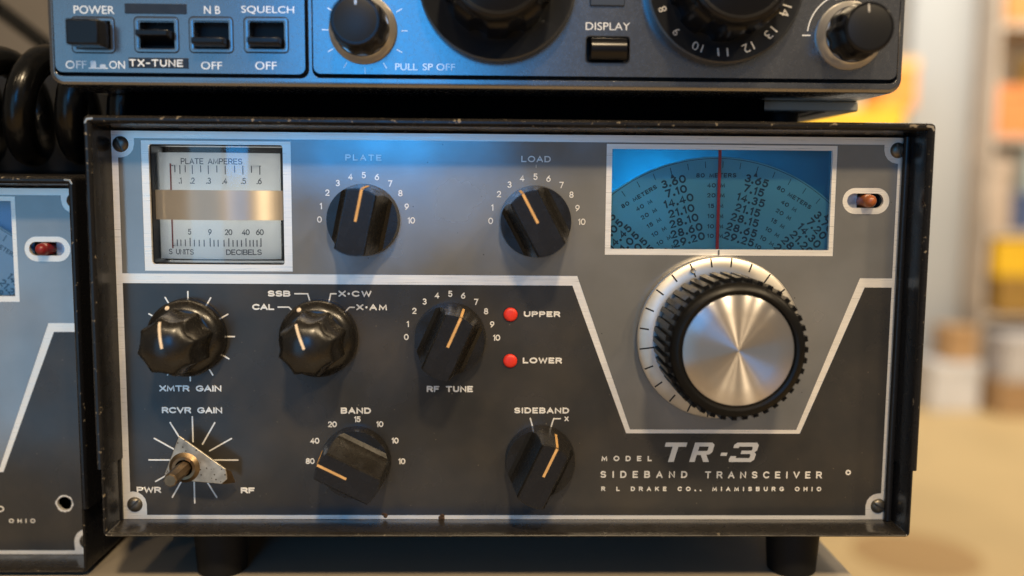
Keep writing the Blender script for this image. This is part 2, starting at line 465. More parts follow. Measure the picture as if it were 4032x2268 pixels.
# ------------------------------------------------------------------ a rounded engraving alphabet
G = {
 'A': (.86, [[(0, 0), (.43, 1), (.86, 0)], [(.14, .32), (.72, .32)]]),
 'B': (.76, [[(0, 0), (0, 1)] + arc(.50, .76, .22, .24, 90, -90) + [(0, .52)], arc(.50, .26, .26, .26, 90, -90) + [(0, 0)]]),
 'C': (.86, [arc(.48, .5, .48, .5, 42, 318, 22)]),
 'D': (.82, [[(0, 0), (0, 1)] + arc(.38, .5, .44, .5, 90, -90, 16) + [(0, 0)]]),
 'E': (.68, [[(.68, 1), (0, 1), (0, 0), (.68, 0)], [(0, .51), (.58, .51)]]),
 'F': (.66, [[(.66, 1), (0, 1), (0, 0)], [(0, .5), (.56, .5)]]),
 'G': (.90, [arc(.48, .5, .48, .5, 45, 340, 22) + [(.90, .46), (.56, .46)]]),
 'H': (.78, [[(0, 0), (0, 1)], [(.78, 0), (.78, 1)], [(0, .5), (.78, .5)]]),
 'I': (.06, [[(.03, 0), (.03, 1)]]),
 'J': (.6, [[(.6, 1), (.6, .3)] + arc(.3, .3, .3, .3, 0, -180)]),
 'K': (.76, [[(0, 0), (0, 1)], [(.74, 1), (0, .38)], [(.25, .58), (.76, 0)]]),
 'L': (.64, [[(0, 1), (0, 0), (.64, 0)]]),
 'M': (.94, [[(0, 0), (.05, 1), (.47, .12), (.89, 1), (.94, 0)]]),
 'N': (.80, [[(0, 0), (0, 1), (.80, 0), (.80, 1)]]),
 'O': (.98, [arc(.49, .5, .49, .5, 90, 450, 26)]),
 'P': (.72, [[(0, 0), (0, 1)] + arc(.46, .73, .26, .27, 90, -90) + [(0, .46)]]),
 'Q': (.98, [arc(.49, .5, .49, .5, 90, 450, 26), [(.6, .3), (.9, -.05)]]),
 'R': (.76, [[(0, 0), (0, 1)] + arc(.48, .74, .26, .26, 90, -90) + [(0, .48)], [(.42, .48), (.76, 0)]]),
 'S': (.74, [arc(.37, .75, .34, .25, 25, 270, 14) + arc(.37, .25, .37, .25, 90, -155, 14)]),
 'T': (.78, [[(0, 1), (.78, 1)], [(.39, 1), (.39, 0)]]),
 'U': (.78, [[(0, 1), (0, .38)] + arc(.39, .38, .39, .38, 180, 360, 14) + [(.78, 1)]]),
 'V': (.84, [[(0, 1), (.42, 0), (.84, 1)]]),
 'W': (1.16, [[(0, 1), (.28, 0), (.58, .92), (.88, 0), (1.16, 1)]]),
 'X': (.78, [[(0, 0), (.78, 1)], [(0, 1), (.78, 0)]]),
 'Y': (.8, [[(0, 1), (.4, .48), (.8, 1)], [(.4, .48), (.4, 0)]]),
 'Z': (.74, [[(0, 1), (.74, 1), (0, 0), (.74, 0)]]),
 '0': (.84, [arc(.42, .5, .42, .5, 90, 450, 24)]),
 '1': (.26, [[(0, .82), (.24, 1), (.24, 0)]]),
 '2': (.72, [arc(.36, .70, .34, .30, 165, -30, 12) + [(0, 0), (.72, 0)]]),
 '3': (.70, [arc(.34, .76, .30, .24, 150, -90, 12), arc(.34, .26, .36, .26, 90, -150, 12)]),
 '4': (.78, [[(.56, 0), (.56, 1), (0, .28), (.78, .28)]]),
 '5': (.72, [[(.66, 1), (.12, 1), (.07, .55)] + arc(.35, .33, .36, .33, 125, -150, 14)]),
 '6': (.74, [arc(.37, .32, .37, .32, 90, 450, 20), [(.58, 1), (.22, .72), (.05, .48), (.0, .32)]]),
 '7': (.70, [[(0, 1), (.70, 1), (.25, 0)]]),
 '8': (.74, [arc(.37, .75, .30, .25, -90, 270, 18), arc(.37, .25, .37, .25, 90, 450, 18)]),
 '9': (.74, [arc(.37, .68, .37, .32, 90, 450, 20), [(.16, 0), (.52, .28), (.69, .52), (.74, .68)]]),
 '.': (.08, [[(.04, .04), (.045, .04)]]),
 '-': (.4, [[(0, .45), (.4, .45)]]),
 '*': (.1, [[(.05, .48), (.055, .48)]]),
 ' ': (.55, []),
}
def write(mb, text, x0, x1, z0, z1, y, w, gap=0.34, h=0.06, xf=None, ratio=None):
    """letters between x0..x1 and z0..z1 (outer edges) on the plane y, stroke half-width w"""
    total = sum(G[c][0] for c in text) + gap * (len(text) - 1)
    hh = (z1 - z0) - 2 * w
    if ratio:                                   # letter aspect given: centre the word
        k = hh * ratio; cx = (x0 + x1) / 2; X = cx - k * total / 2
    else:
        k = ((x1 - x0) - 2 * w) / max(total, .01); X = x0 + w
    i = 0
    for c in text:
        gw, st = G[c]
        for poly in st:
            pts = [(X + px * k, z0 + w + pz * hh) for px, pz in poly]
            if xf: pts = [xf(p) for p in pts]
            ww = w * 1.5 if c in '.*' else w
            mb.ribbon(pts, ww, y, h + 0.013 * (i % 4)); i += 1
        X += (gw + gap) * k
    return mb

def strokes(mb, segs, w, y, h=0.06):
    for i, sgm in enumerate(segs): mb.ribbon(sgm, w, y, h + 0.004 * (i % 5))
    return mb

# ------------------------------------------------------------------ setting
floor = single("floor", MB().box(-4000, 6000, -2500, 3900, -860, -840), m_floor, kind='structure')
wall = single("wall", MB().box(700, 6000, 3760, 3860, -840, 2400), m_wall, kind='structure')
stain = single("floor_stain", MB().lathe([(150, -0.8), (150, 0)], 24), m_stain, kind='structure')
stain.rotation_euler = (-PI / 2, 0, 0); stain.location = (1.035, 1.90, -0.8395)

table = thing("table", "tan table carrying the three radios, its right edge under the middle radio", "table", (-400, 200, -840))
part("tabletop", MB().box(-1100, 124, -110, 560, -118, -90), m_table, table, bevel=1.5)
for lx, ly in ((-1060, -70), (70, -70), (-1060, 510), (70, 510)):
    part("leg", MB().box(lx, lx + 45, ly, ly + 45, -840, -118), m_wood, table, bevel=2)

board = single("partition", MB().box(-1500, -60, 640, 670, -840, 900), m_part,
               "grey brown partition board behind the left radio and coiled cord", "partition", (-700, 640, -840))
door = thing("door", "tall white door standing in the blurred shop behind the radios", "door", (1860, 3650, -840))
part("door_leaf", MB().box(1722, 1990, 3640, 3690, -840, 1500), m_post, door, bevel=6)
part("handle", MB().tube([(1760, 3640, -120), (1760, 3600, -120), (1760, 3600, -20), (1760, 3640, -20)], 8), m_steel, door)

sh = thing("shelf_unit", "beige shelf unit full of boxes right of the white door", "shelf", (2300, 3500, -840))
for z in (-840, -480, -140, 240, 690): part("shelf", MB().box(2010, 2760, 3480, 3720, z, z + 26), m_wood, sh, bevel=2)
for x in (1992, 2760): part("side_panel", MB().box(x, x + 18, 3480, 3720, -840, 1150), m_wood, sh)

def carton(name, label, cat, x0, x1, y0, y1, z0, z1, c, mname, lid=None, group="boxes blurred behind the radios"):
    t = thing(name, label, cat, ((x0 + x1) / 2, (y0 + y1) / 2, z0), group)
    part("body", MB().box(x0, x1, y0, y1, z0, z1 - (z1 - z0) * .22), plain(mname, c), t, bevel=4)
    part("lid", MB().box(x0 - 4, x1 + 4, y0 - 4, y1 + 4, z1 - (z1 - z0) * .22 + .5, z1), plain(lid[0], lid[1]) if lid else plain(mname, c), t, bevel=4)
    return t
OR, YE, GO = (0.80, 0.30, 0.05), (0.85, 0.50, 0.02), (0.55, 0.34, 0.05)
bag = carton("crate", "bright yellow crate on the stand seen through the gap under the upper radio", "crate", 1150, 1560, 3300, 3600, 200, 360, (0.95, 0.52, 0.03), "bright_yellow")
carton("crate", "small orange crate stacked on the bright yellow crate beside the door", "crate", 1470, 1612, 3320, 3500, 360.6, 548, OR, "orange", ("pale_orange", (0.85, 0.48, 0.16)))
std = thing("stand", "plain pale stand holding the yellow and orange crates", "stand", (1360, 3450, -840))
part("top", MB().box(1130, 1590, 3280, 3610, 172, 199.4), m_wall, std, bevel=2)
for lx in (1140, 1540): part("leg", MB().box(lx, lx + 30, 3420, 3460, -840, 172), m_wall, std)
carton("box", "orange box lying on the upper shelf right of the door", "box", 2020, 2170, 3490, 3650, 266.6, 470, (0.78, 0.27, 0.08), "dull_orange")
carton("box", "olive yellow box beside the orange box on the upper shelf", "box", 2180, 2380, 3490, 3650, 266.6, 590, (0.50, 0.36, 0.09), "olive_yellow")
carton("box", "orange brown box on the topmost shelf", "box", 2030, 2420, 3490, 3650, 716.6, 960, (0.62, 0.28, 0.08), "orange_brown")
carton("tub", "pale green white tub on the middle shelf", "tub", 2165, 2330, 3490, 3650, 40, 226, (0.60, 0.66, 0.60), "pale_green")
carton("box", "navy blue box under the pale green tub", "box", 2110, 2380, 3490, 3650, -113.4, 39.4, (0.07, 0.10, 0.20), "navy_blue")
carton("box", "beige box standing left of the navy box on the middle shelf", "box", 2016, 2100, 3490, 3650, -113.4, 180, (0.52, 0.40, 0.30), "beige")
carton("box", "deep yellow box under the middle shelf with a white front label", "box", 2040, 2420, 3470, 3650, -300, -150, YE, "deep_yellow")
carton("box", "golden brown box below the deep yellow box", "box", 2060, 2400, 3470, 3650, -453.4, -300.6, (0.36, 0.20, 0.04), "golden_brown")
carton("box", "low white box at the foot of the shelf unit", "box", 2020, 2420, 3300, 3470, -700, -520, (0.58, 0.55, 0.54), "off_white")
carton("box", "beige flat box under the low white box", "box", 2000, 2460, 3300, 3476, -839, -700.6, (0.45, 0.28, 0.14), "tan_card")
carton("bucket", "white bucket on the floor in front of the white door", "bucket", 1765, 1960, 3380, 3560, -839, -640, (0.72, 0.71, 0.72), "bucket_white")
carton("box", "small tan box sitting on the white bucket", "box", 1830, 1950, 3400, 3530, -639.4, -500, (0.50, 0.30, 0.14), "small_tan")

# ------------------------------------------------------------------ knobs shared by the radios (built about their own axis; y = 0 is the panel face, knob towards -y)
def frustum(r0, r1, h): return MB().lathe([(r1, -h), (r0, 0)], 72)
def pointer_knob_mesh():
    prof = [(-14, 1), (14, 1), (14, -5.2), (8.6, -5.4), (7.4, -6.4), (6.5, -8.6), (5.8, -12), (5.3, -16), (5.0, -20.2), (4.5, -20.9),
            (-4.5, -20.9), (-5.0, -20.2), (-5.3, -16), (-5.8, -12), (-6.5, -8.6), (-7.4, -6.4), (-8.6, -5.4), (-14, -5.2)]
    n = len(prof)
    bar = MB().add([(x, y, z) for z in (-15, 15) for x, y in prof],
                   [tuple(range(n)), tuple(range(2 * n - 1, n - 1, -1))] + [(i, (i + 1) % n, (i + 1) % n + n, i + n) for i in range(n)])
    return boolean(bar, MB().lathe([(10.6, -22.0), (11.9, -3.0), (12.1, -0.6), (12.1, -0.2)], 96), 'INTERSECT')
me_pointer = mesh_of("pointer_knob", pointer_knob_mesh(), (0, 0, 0), 25); me_pointer.materials.append(m_knob)
def ptr_line():
    w = 0.42
    pts = [(0.2, -21.02), (10.55, -21.02), (10.95, -18.9), (11.75, -6.8)]
    v = []
    for z, y in pts: v += [(-w, y, z), (w, y, z), (w, y + .35, z - .3), (-w, y + .35, z - .3)]
    f = []
    for i in range(3):
        for k in range(4):
            a, b = i * 4 + k, i * 4 + (k + 1) % 4
            f.append((a, b, b + 4, a + 4))
    f += [(0, 1, 2, 3), (12, 13, 14, 15)]
    return MB().add(v, f)
me_line = mesh_of("pointer_line", ptr_line(), (0, 0, 0)); me_line.materials.append(m_line)
me_top = mesh_of("bar_top", MB().slab([(-4.2, -9.45)] + arc(0, 0, 10.25, 10.25, -113, -67, 6)[1:-1] + [(4.2, -9.45), (4.2, 9.2)] + arc(0, 0, 10.1, 10.1, 66, 114, 6)[1:-1] + [(-4.2, 9.2)], -20.98, -20.7), (0, 0, 0)); me_top.materials.append(m_knobtop)

def flute(n, depth, y_in, y_out):
    def rf(a, r, y):
        k = 1.0 if y > y_out else max(0.0, (y - y_in) / (y_out - y_in)) if y_in < y_out else 1.0
        return r - depth * k * abs(math.cos(n * a / 2)) ** 1.3
    return rf
def flute_knob_mesh():
    mb = MB().lathe([(9.6, -7.6), (10.6, -7.2), (12.4, -5.8), (13.0, -4.4), (13.1, -0.6), (12.9, -0.3)], 72)
    cap = [(0.01, -26.2), (2, -26.1), (4, -25.7), (6, -25.0), (7.6, -24.1), (8.8, -23.0), (9.5, -21.9), (9.9, -20.4), (10.2, -16), (10.6, -7.0)]
    def rf(a, r, y):
        k = min(1.0, (r / 9.5) ** 9)
        return r - 1.35 * k * abs(math.cos(4 * a)) ** 1.2
    mb.lathe(cap, 128, rf=rf)
    return mb
me_flute = mesh_of("fluted_knob", flute_knob_mesh(), (0, 0, 0), 50); me_flute.materials.append(m_knob)
def flute_line():
    v = []
    pts = [(0.3, -26.35), (4, -25.95), (6, -25.25), (7.6, -24.3), (8.4, -23.5)]
    for z, y in pts: v += [(-.42, y, z), (.42, y, z), (.42, y + .5, z), (-.42, y + .5, z)]
    f = []
    for i in range(len(pts) - 1):
        for k in range(4):
            a, b = i * 4 + k, i * 4 + (k + 1) % 4
            f.append((a, b, b + 4, a + 4))
    f += [(0, 1, 2, 3), tuple(len(v) - 4 + k for k in range(4))]
    return MB().add(v, f)
me_fline = mesh_of("pointer_line", flute_line(), (0, 0, 0)); me_fline.materials.append(m_cream)
def dot_mesh():
    mb = MB().lathe([(0.01, -.35), (.6, -.3), (.85, 0)], 20)
    q = Matrix.Rotation(rad(-32), 3, 'X')
    mb.v = [tuple(q @ Vector(p) + Vector((0, -6.5, 11.55))) for p in mb.v]
    return mb
me_dot = mesh_of("index_dot", dot_mesh(), (0, 0, 0)); me_dot.materials.append(m_cream)

# ------------------------------------------------------------------ the two old radios share one chassis
LB = [(-131, 17.7), (22.4, 17.7), (41.5, -35.6), (99.5, -35.6), (119.3, 17.5), (130.4, 17.5)]
DB = [(130.4, 14.3), (121.1, 14.3), (100.8, -37.0), (40.2, -37.0), (20.8, 14.35), (-131, 14.35)]
def notch(cx, cz, sx, sz, r=4.6):
    """rounded corner notch of the paint round a screw: from the horizontal edge to the vertical edge"""
    return None

def chassis(t, ox, oy, oz, full=True):
    """cabinet, front panel, trim, screws of one radio; ox, oy, oz = centre of its front rim"""
    def sh2(pts): return [(x + ox, z + oz) for x, z in pts]
    r = 1.6
    top = sh2([(136.6, -46.0)] + [(136.6 - r + r * math.cos(rad(a)), 69.2 - r + r * math.sin(rad(a))) for a in (0, 30, 60, 90)] +
              [(-136.6 + r - r * math.cos(rad(a)), 69.2 - r + r * math.sin(rad(a))) for a in (90, 60, 30, 0)] + [(-136.6, -46.0)])
    cov = MB().sweep(top, [(0, oy + 330), (0, oy + 1.5), (.3, oy + .6), (.9, oy + .08), (1.6, oy + .08), (2.25, oy + .6), (2.55, oy + 1.6), (2.7, oy + 5), (2.75, oy + 9), (3.5, oy + 14.2), (4.2, oy + 14.8), (4.2, oy + 329)], closed=False)
    cover = part("cabinet_cover", cov, m_enamel, t)
    bot = sh2([(-135.3, -46.05)] + [(-135.3 + r - r * math.cos(rad(a)), -69.2 + r - r * math.sin(rad(a))) for a in (0, 30, 60, 90)] +
              [(135.3 - r + r * math.cos(rad(a)), -69.2 + r - r * math.sin(rad(a))) for a in (90, 60, 30, 0)] + [(135.3, -46.05)])
    base = part("cabinet_base", MB().sweep(bot, [(0, oy + 329.5), (0, oy + 1.3), (.25, oy + .5), (.7, oy + .1), (.95, oy + .3), (1.15, oy + 1.0), (1.3, oy + 2.4), (1.3, oy + 14.8), (1.3, oy + 329)], closed=False), m_enamel, t)
    part("back_panel", MB().box(ox - 132, ox + 132, oy + 326, oy + 328.5, oz - 67, oz + 64.5), m_enamel, t)
    for sx in (1, -1):
        part("chipped_corner", MB().ribbon([(ox + sx * 133.4, oz + 68.1), (ox + sx * 135.0, oz + 67.9), (ox + sx * 135.6, oz + 66.9)], .38, oy + .1, .07), m_wear, cover)
    # front panel, bare metal, with the openings
    Y = oy + 14.0
    mw = rrect(-121.0, -76.6, 20.8, 60.8, .8, 2); dw = rect(33.55, 108.1, 26.95, 60.6); sw = rrect(113.7, 126.1, 41.45, 46.35, 2.44, 8)
    loops = [rect(-133.6, 132.9, -67.8, 65.1)] + ([mw] if full else []) + [dw, sw]
    if not full: loops.append([(122.2 + 2.6 * math.cos(2 * PI * k / 24) * (1 + .06 * math.sin(7 * k)), -48.7 + 2.6 * math.sin(2 * PI * k / 24)) for k in range(24)])
    front = part("front_panel", MB().prism([sh2(l) for l in loops], Y, Y + 1.4), m_alu, t)
    # light grey field
    mo = rect(-123.4, -73.9, 18.6, 62.0); do = rect(31.65, 109.6, 25.0, 62.2); so = rrect(112.1, 128.1, 39.4, 48.25, 4.4, 8)
    n1 = [(130.4, 56.4)] + [(130.2 + 4.7 * math.cos(rad(a)), 61.1 + 4.7 * math.sin(rad(a))) for a in (268, 245, 225, 205, 182)] + [(125.5, 62.7)]
    n2 = [(-125.6, 62.7)] + [(-130.2 + 4.6 * math.cos(rad(a)), 60.9 + 4.6 * math.sin(rad(a))) for a in (-2, -25, -45, -65, -88)] + [(-131, 56.3)]
    light = LB + n1 + n2
    holes = ([mo] if full else []) + [do, so]
    part("grey_field", MB().prism([sh2(light)] + [sh2(l) for l in holes], Y - .10, Y - .002), m_grey, front)
    n3 = [(-131, -58.1)] + [(-130.2 + 4.7 * math.cos(rad(a)), -62.6 + 4.7 * math.sin(rad(a))) for a in (88, 65, 45, 25, 2)] + [(-125.5, -66.3)]
    n4 = [(125.2, -66.3)] + [(129.7 + 4.6 * math.cos(rad(a)), -62.9 + 4.6 * math.sin(rad(a))) for a in (178, 155, 135, 115, 92)] + [(130.4, -58.3)]
    dk = DB + n3 + n4
    hd = [] if full else [[(122.2 + 3.2 * math.cos(2 * PI * k / 28) * (1 + .07 * math.sin(5 * k)), -48.7 + 3.2 * math.sin(2 * PI * k / 28) * (1 + .05 * math.cos(3 * k))) for k in range(28)]]
    part("charcoal_field", MB().prism([sh2(dk)] + [sh2(l) for l in hd], Y - .10, Y - .002), m_dark, front)
    # half-round trim down both inner sides
    for x, rr in ((132.6, 1.25), (-134.3, .9)):
        part("side_trim", MB().tube([(ox + x, oy + 12.9, oz - 67.6), (ox + x, oy + 12.9, oz + 65.3)], rr, 14), m_enamel, t)
    # slotted screws
    for i, (x, z, a) in enumerate(((-130.1, 60.7, -22), (130.2, 60.9, -20), (-129.6, -62.6, 42), (129.6, -62.9, -58))):
        head = MB().lathe([(.01, -1.25), (1.2, -1.15), (2.1, -.8), (2.6, -.25), (2.65, 0)], 32)
        scr = boolean(head, MB().box(-.33, .33, -2, -.55, -4, 4), 'DIFFERENCE')
        me = mesh_of("screw", scr, (0, 0, 0)); me.materials.append(m_screw)
        local_part("screw", me, t, (ox + x, Y - .02, oz + z), a)
    return front

def slide_switch(t, ox, oy, oz, m, flip):
    cav = MB().box(ox + 112.5, ox + 127.3, oy + 20.5, oy + 21, oz + 40.5, oz + 47.3)
    sp = part("slide_switch", cav, m_black, t)
    x0, x1 = (113.2, 118.6) if not flip else (121.5, 126.8)
    part("slide_plate", MB().box(ox + x0, ox + x1, oy + 18, oy + 20, oz + 41, oz + 46.8), m_silver, sp)
    cx = 120.6 if not flip else 119.2
    kb = MB().lathe([(.01, oy + 9.6), (.9, oy + 9.75), (1.6, oy + 10.3), (2.05, oy + 11.2), (2.2, oy + 12.4), (2.35, oy + 19.5)], 32, ox + cx, oz + 43.85)
    part("slide_knob", kb, m, sp)

# ============================================================ the middle radio
T = thing("transceiver", "vintage grey and charcoal radio with meter, big spun dial and seven knobs, in the middle", "radio", (0, 160, -90))
front = chassis(T, 0, 0, 0, True)
Y = 13.9
L_ = MB()
def word(text, x0, x1, z0, z1, w=.25, gap=.34, y=Y, name="lettering"):
    return part(name, write(MB(), text, x0, x1, z0, z1, y, w + .03, gap), m_white, front)
word("PLATE", -55.8, -43.7, 55.9, 58.0, .21, .55)
word("LOAD", 3.0, 12.9, 55.9, 58.0, .17, .40)
word("XMTR GAIN", -119.9, -98.8, -22.8, -20.6, .25, .30)
word("RCVR GAIN", -119.3, -98.7, -30.4, -28.2, .25, .30)
word("BAND", -58.3, -47.9, -30.4, -28.2, .26, .40)
word("SIDEBAND", 1.3, 20.3, -30.1, -28.0, .24, .42)
word("RF TUNE", -28.8, -12.9, -22.7, -20.5, .26, .40)
word("UPPER", 4.3, 16.8, 3.5, 5.5, .25, .40)
word("LOWER", 4.1, 17.6, -12.6, -10.5, .25, .40)
word("PWR", -128.8, -120.4, -58.5, -56.3, .25, .30)
word("RF", -93.1, -88.2, -58.6, -56.5, .27, .30)
word("SSB", -82.5, -74.8, 10.0, 12.1, .25, .30)
word("CAL", -87.8, -80.3, 5.4, 7.5, .25, .30)
word("X*CW", -58.6, -47.4, 10.1, 12.2, .24, .45)
word("X*AM", -52.6, -42.2, 5.5, 7.6, .24, .48)
word("X", 18.7, 20.2, -32.8, -31.1, .20)
word("MODEL", 31.8, 49.4, -46.9, -45.0, .20, 1.55)
word("SIDEBAND", 31.5, 61.9, -52.9, -50.4, .23, 1.30)
word("TRANSCEIVER", 68.1, 109.2, -53.0, -50.5, .23, 1.20)
word("R L DRAKE CO.. MIAMISBURG OHIO", 31.9, 109.2, -57.6, -56.0, .17, 1.35)
# big slanted model number, drawn as solid letters
def slant(pts, x0, z0): return [(x0 + x + .28 * z, z0 + z) for x, z in pts]
logo = MB()
zz = -47.1
logo.slab(slant([(-.9, 6.9), (-.9, 5.4), (1.9, 5.4), (1.9, 0), (3.9, 0), (3.9, 5.4), (6.6, 5.4), (6.6, 6.9)], 53.1, zz), Y - .08, Y)
logo.prism([slant([(0, 0), (0, 6.9), (6.0, 6.9), (7.0, 6.1), (7.0, 3.5), (6.2, 2.7), (5.2, 2.6), (6.9, 0), (4.9, 0), (3.3, 2.5), (1.9, 2.5), (1.9, 0)], 62.4, zz),
            slant([(1.9, 3.9), (1.9, 5.5), (4.9, 5.5), (5.2, 5.3), (5.2, 4.1), (4.9, 3.9)], 62.4, zz)], Y - .08, Y)
logo.slab(slant([(0, 2.2), (2.2, 2.2), (2.2, 3.3), (0, 3.3)], 72.6, zz), Y - .08, Y)
logo.slab(slant([(0, 0), (7.6, 0), (8.6, .9), (8.6, 2.8), (7.9, 3.5), (8.6, 4.2), (8.6, 6.0), (7.8, 6.9), (.9, 6.9), (0, 6.1), (0, 5.0), (1.9, 5.0), (1.9, 5.5), (6.4, 5.5), (6.8, 5.2), (6.8, 4.3), (6.5, 4.05), (3.2, 4.05), (3.2, 2.85), (6.5, 2.85), (6.8, 2.5), (6.8, 1.6), (6.5, 1.4), (1.9, 1.4), (1.9, 2.1), (0, 2.1), (-.3, 1.0)], 76.3, zz), Y - .08, Y)
part("model_number", logo, m_white, front)

# numbered arcs
def arc_numbers(pts, labels, hgt, w, name):
    mb = MB()
    for (x, z), s in zip(pts, labels): write(mb, s, x, x, z - hgt / 2, z + hgt / 2, Y, w, .30, ratio=.86)
    return part(name, mb, m_white, front)
N11 = [str(i) for i in range(11)]
def ring11(cx, cz): return [(cx + dx, cz + dz) for dx, dz in ((-14.95, 0), (-14.4, 4.5), (-12.2, 9.0), (-8.7, 12.2), (-4.45, 14.35), (0, 14.9), (4.4, 14.3), (8.8, 12.2), (12.2, 9.0), (14.3, 4.5), (15.85, -.1))]
arc_numbers(ring11(-49.7, 36.2), N11, 2.15, .19, "number_scale")
arc_numbers(ring11(7.8, 36.15), N11, 2.15, .17, "number_scale")
arc_numbers(ring11(-20.75, -3.6), N11, 2.15, .21, "number_scale")
arc_numbers([(-69.0, -47.1), (-67.3, -39.9), (-61.2, -34.1), (-52.6, -32.3), (-44.9, -34.0), (-39.7, -39.8), (-37.4, -47.1)], ["80", "40", "20", "15", "10", "10", "10"], 2.1, .22, "number_scale")

def ticks(cx, cz, r0, r1, angs, w, name="tick_scale"):
    mb = MB()
    strokes(mb, [[(cx + r0 * math.sin(rad(a)), cz + r0 * math.cos(rad(a))), (cx + r1 * math.sin(rad(a)), cz + r1 * math.cos(rad(a)))] for a in angs], w, Y)
    return part(name, mb, m_white, front)
ticks(-109.3, -3.75, 10.5, 15.3, range(0, 360, 30), .27)
ticks(-109.0, -46.8, 6.5, 15.2, [a for a in range(0, 360, 30) if a != 120], .27)
part("mode_leaders", strokes(MB(), [[(-73.3, 11.05), (-69.0, 11.05), (-68.1, 8.0)], [(-79.0, 6.45), (-75.4, 6.45), (-73.6, 4.6)], [(-62.0, 7.6), (-61.2, 11.1), (-59.4, 11.1)], [(-57.6, 3.8), (-54.9, 6.5), (-53.3, 6.5)]], .25, Y), m_white, front)
part("sideband_leaders", strokes(MB(), [[(6.9, -31.8), (7.9, -35.4)], [(13.8, -35.8), (15.0, -31.9), (17.3, -31.9)]], .24, Y), m_white, front)
part("load_notch", strokes(MB(), [[(8.0, 54.1), (8.0, 55.0)]], .07, Y), m_white, front)
part("dial_index_mark", MB().box(70.15, 70.75, 13.9, 13.995, 25.1, 26.8), plain("slate_ink", (.10, .11, .12)), front)
ringmb = MB().lathe([(.95, Y - .06), (.95, Y), (.01, Y)], 20, 118.4, -50.8)
part("pilot_hole_ring", ringmb, m_white, front)
part("pilot_hole", MB().lathe([(.42, Y - .10), (.42, Y - .05)], 14, 118.4, -50.8), m_black, front)
rs = random.Random(3)
for cx, cz, rr in ((-43.4, -66.35, 1.25), (-23.6, -67.0, 1.35)):
    bl = MB()
    for k in range(7):
        q = rs.uniform(.3, .62) * rr
        bl.lathe([(.01, 13.72 - rs.uniform(0, .12)), (q * .7, 13.8), (q, 14.0)], 11, cx + rs.uniform(-.5, .5) * rr, cz + rs.uniform(-.45, .45) * rr)
    part("rust_spot", bl, m_rust, front)

# pointer knobs: one built, the rest copied part by part
def pointer_knob(cx, cz, rot):
    k = local_part("pointer_knob", me_pointer, T, (cx, 13.85, cz), rot)
    child_mesh("bar_top", me_top, k); child_mesh("pointer_line", me_line, k)
    return k
pk = pointer_knob(-49.7, 36.15, 11.9)
for cx, cz, rot in ((7.9, 36.1, -27.9), (-20.7, -3.7, 24.0), (-53.2, -46.9, -63.4), (10.4, -46.2, 25.0)):
    c = pk.copy(); COL.objects.link(c); c.parent = T; c.location = (Vector((cx, 13.85, cz)) - ORG[T.name]) * MM; c.rotation_euler = (0, rad(rot), 0)
    for ch in pk.children:
        d = ch.copy(); COL.objects.link(d); d.parent = c
def fluted_knob(cx, cz, rot, line_rot, dot_rot):
    k = local_part("fluted_knob", me_flute, T, (cx, 13.85, cz), rot)
    l = child_mesh("pointer_line", me_fline, k); l.rotation_euler = (0, rad(line_rot - rot), 0)
    d = child_mesh("index_dot", me_dot, k); d.rotation_euler = (0, rad(dot_rot - rot), 0)
    return k
fluted_knob(-109.3, -3.75, 10, -9.8, -25)
fluted_knob(-65.1, -3.75, 4, -21.6, -29)

# indicator lamps
for cz in (4.3, -11.7):
    part("lamp_hole_edge", MB().lathe([(2.45, 13.86), (2.75, 13.86), (2.75, 13.895), (2.45, 13.895)], 36, -.2, cz), m_black, front)
    part("indicator_lamp", MB().lathe([(.01, 13.0), (1.2, 13.05), (2.0, 13.25), (2.35, 13.6), (2.42, 13.9)], 36, -.2, cz), m_led, T)

# bare shaft with its steel pointer where the receiver gain knob is missing
lev = MB().slab([(-110.9, -36.0), (-95.6, -47.5), (-95.2, -51.0), (-97.2, -52.7), (-110.0, -51.5), (-116.3, -49.4)][::-1], 5.6, 6.5)
lv = part("gain_lever", lev, m_steel, T, bevel=.25)
tip = MB().add([(-95.6, 5.6, -47.5), (-94.3, 7.2, -48.6), (-93.7, 9.8, -53.4), (-96.8, 5.6, -52.7), (-95.9, 6.6, -47.9), (-94.9, 8.0, -49.0), (-94.4, 10.2, -53.0), (-97.0, 6.6, -52.4)],
                [(0, 1, 2, 3), (7, 6, 5, 4), (0, 4, 5, 1), (1, 5, 6, 2), (2, 6, 7, 3), (3, 7, 4, 0)])
part("bent_tip", tip, m_shaft, lv)
part("collar", MB().lathe([(3.0, 4.6), (3.9, 4.5), (4.4, 5.0), (5.2, 5.65)], 40, -109.4, -46.9).lathe([(2.9, 4.6), (2.9, 13.8)], 40, -109.4, -46.9), m_shaft, lv)
part("collar_bore", MB().lathe([(2.95, 4.9), (2.95, 5.3)], 30, -109.4, -46.9), m_black, lv)
part("control_shaft", MB().lathe([(1.9, -9.4), (2.25, -9.0), (2.3, -8), (2.3, 13)], 8, -109.2, -46.7), m_shaft, T, sharp=20)

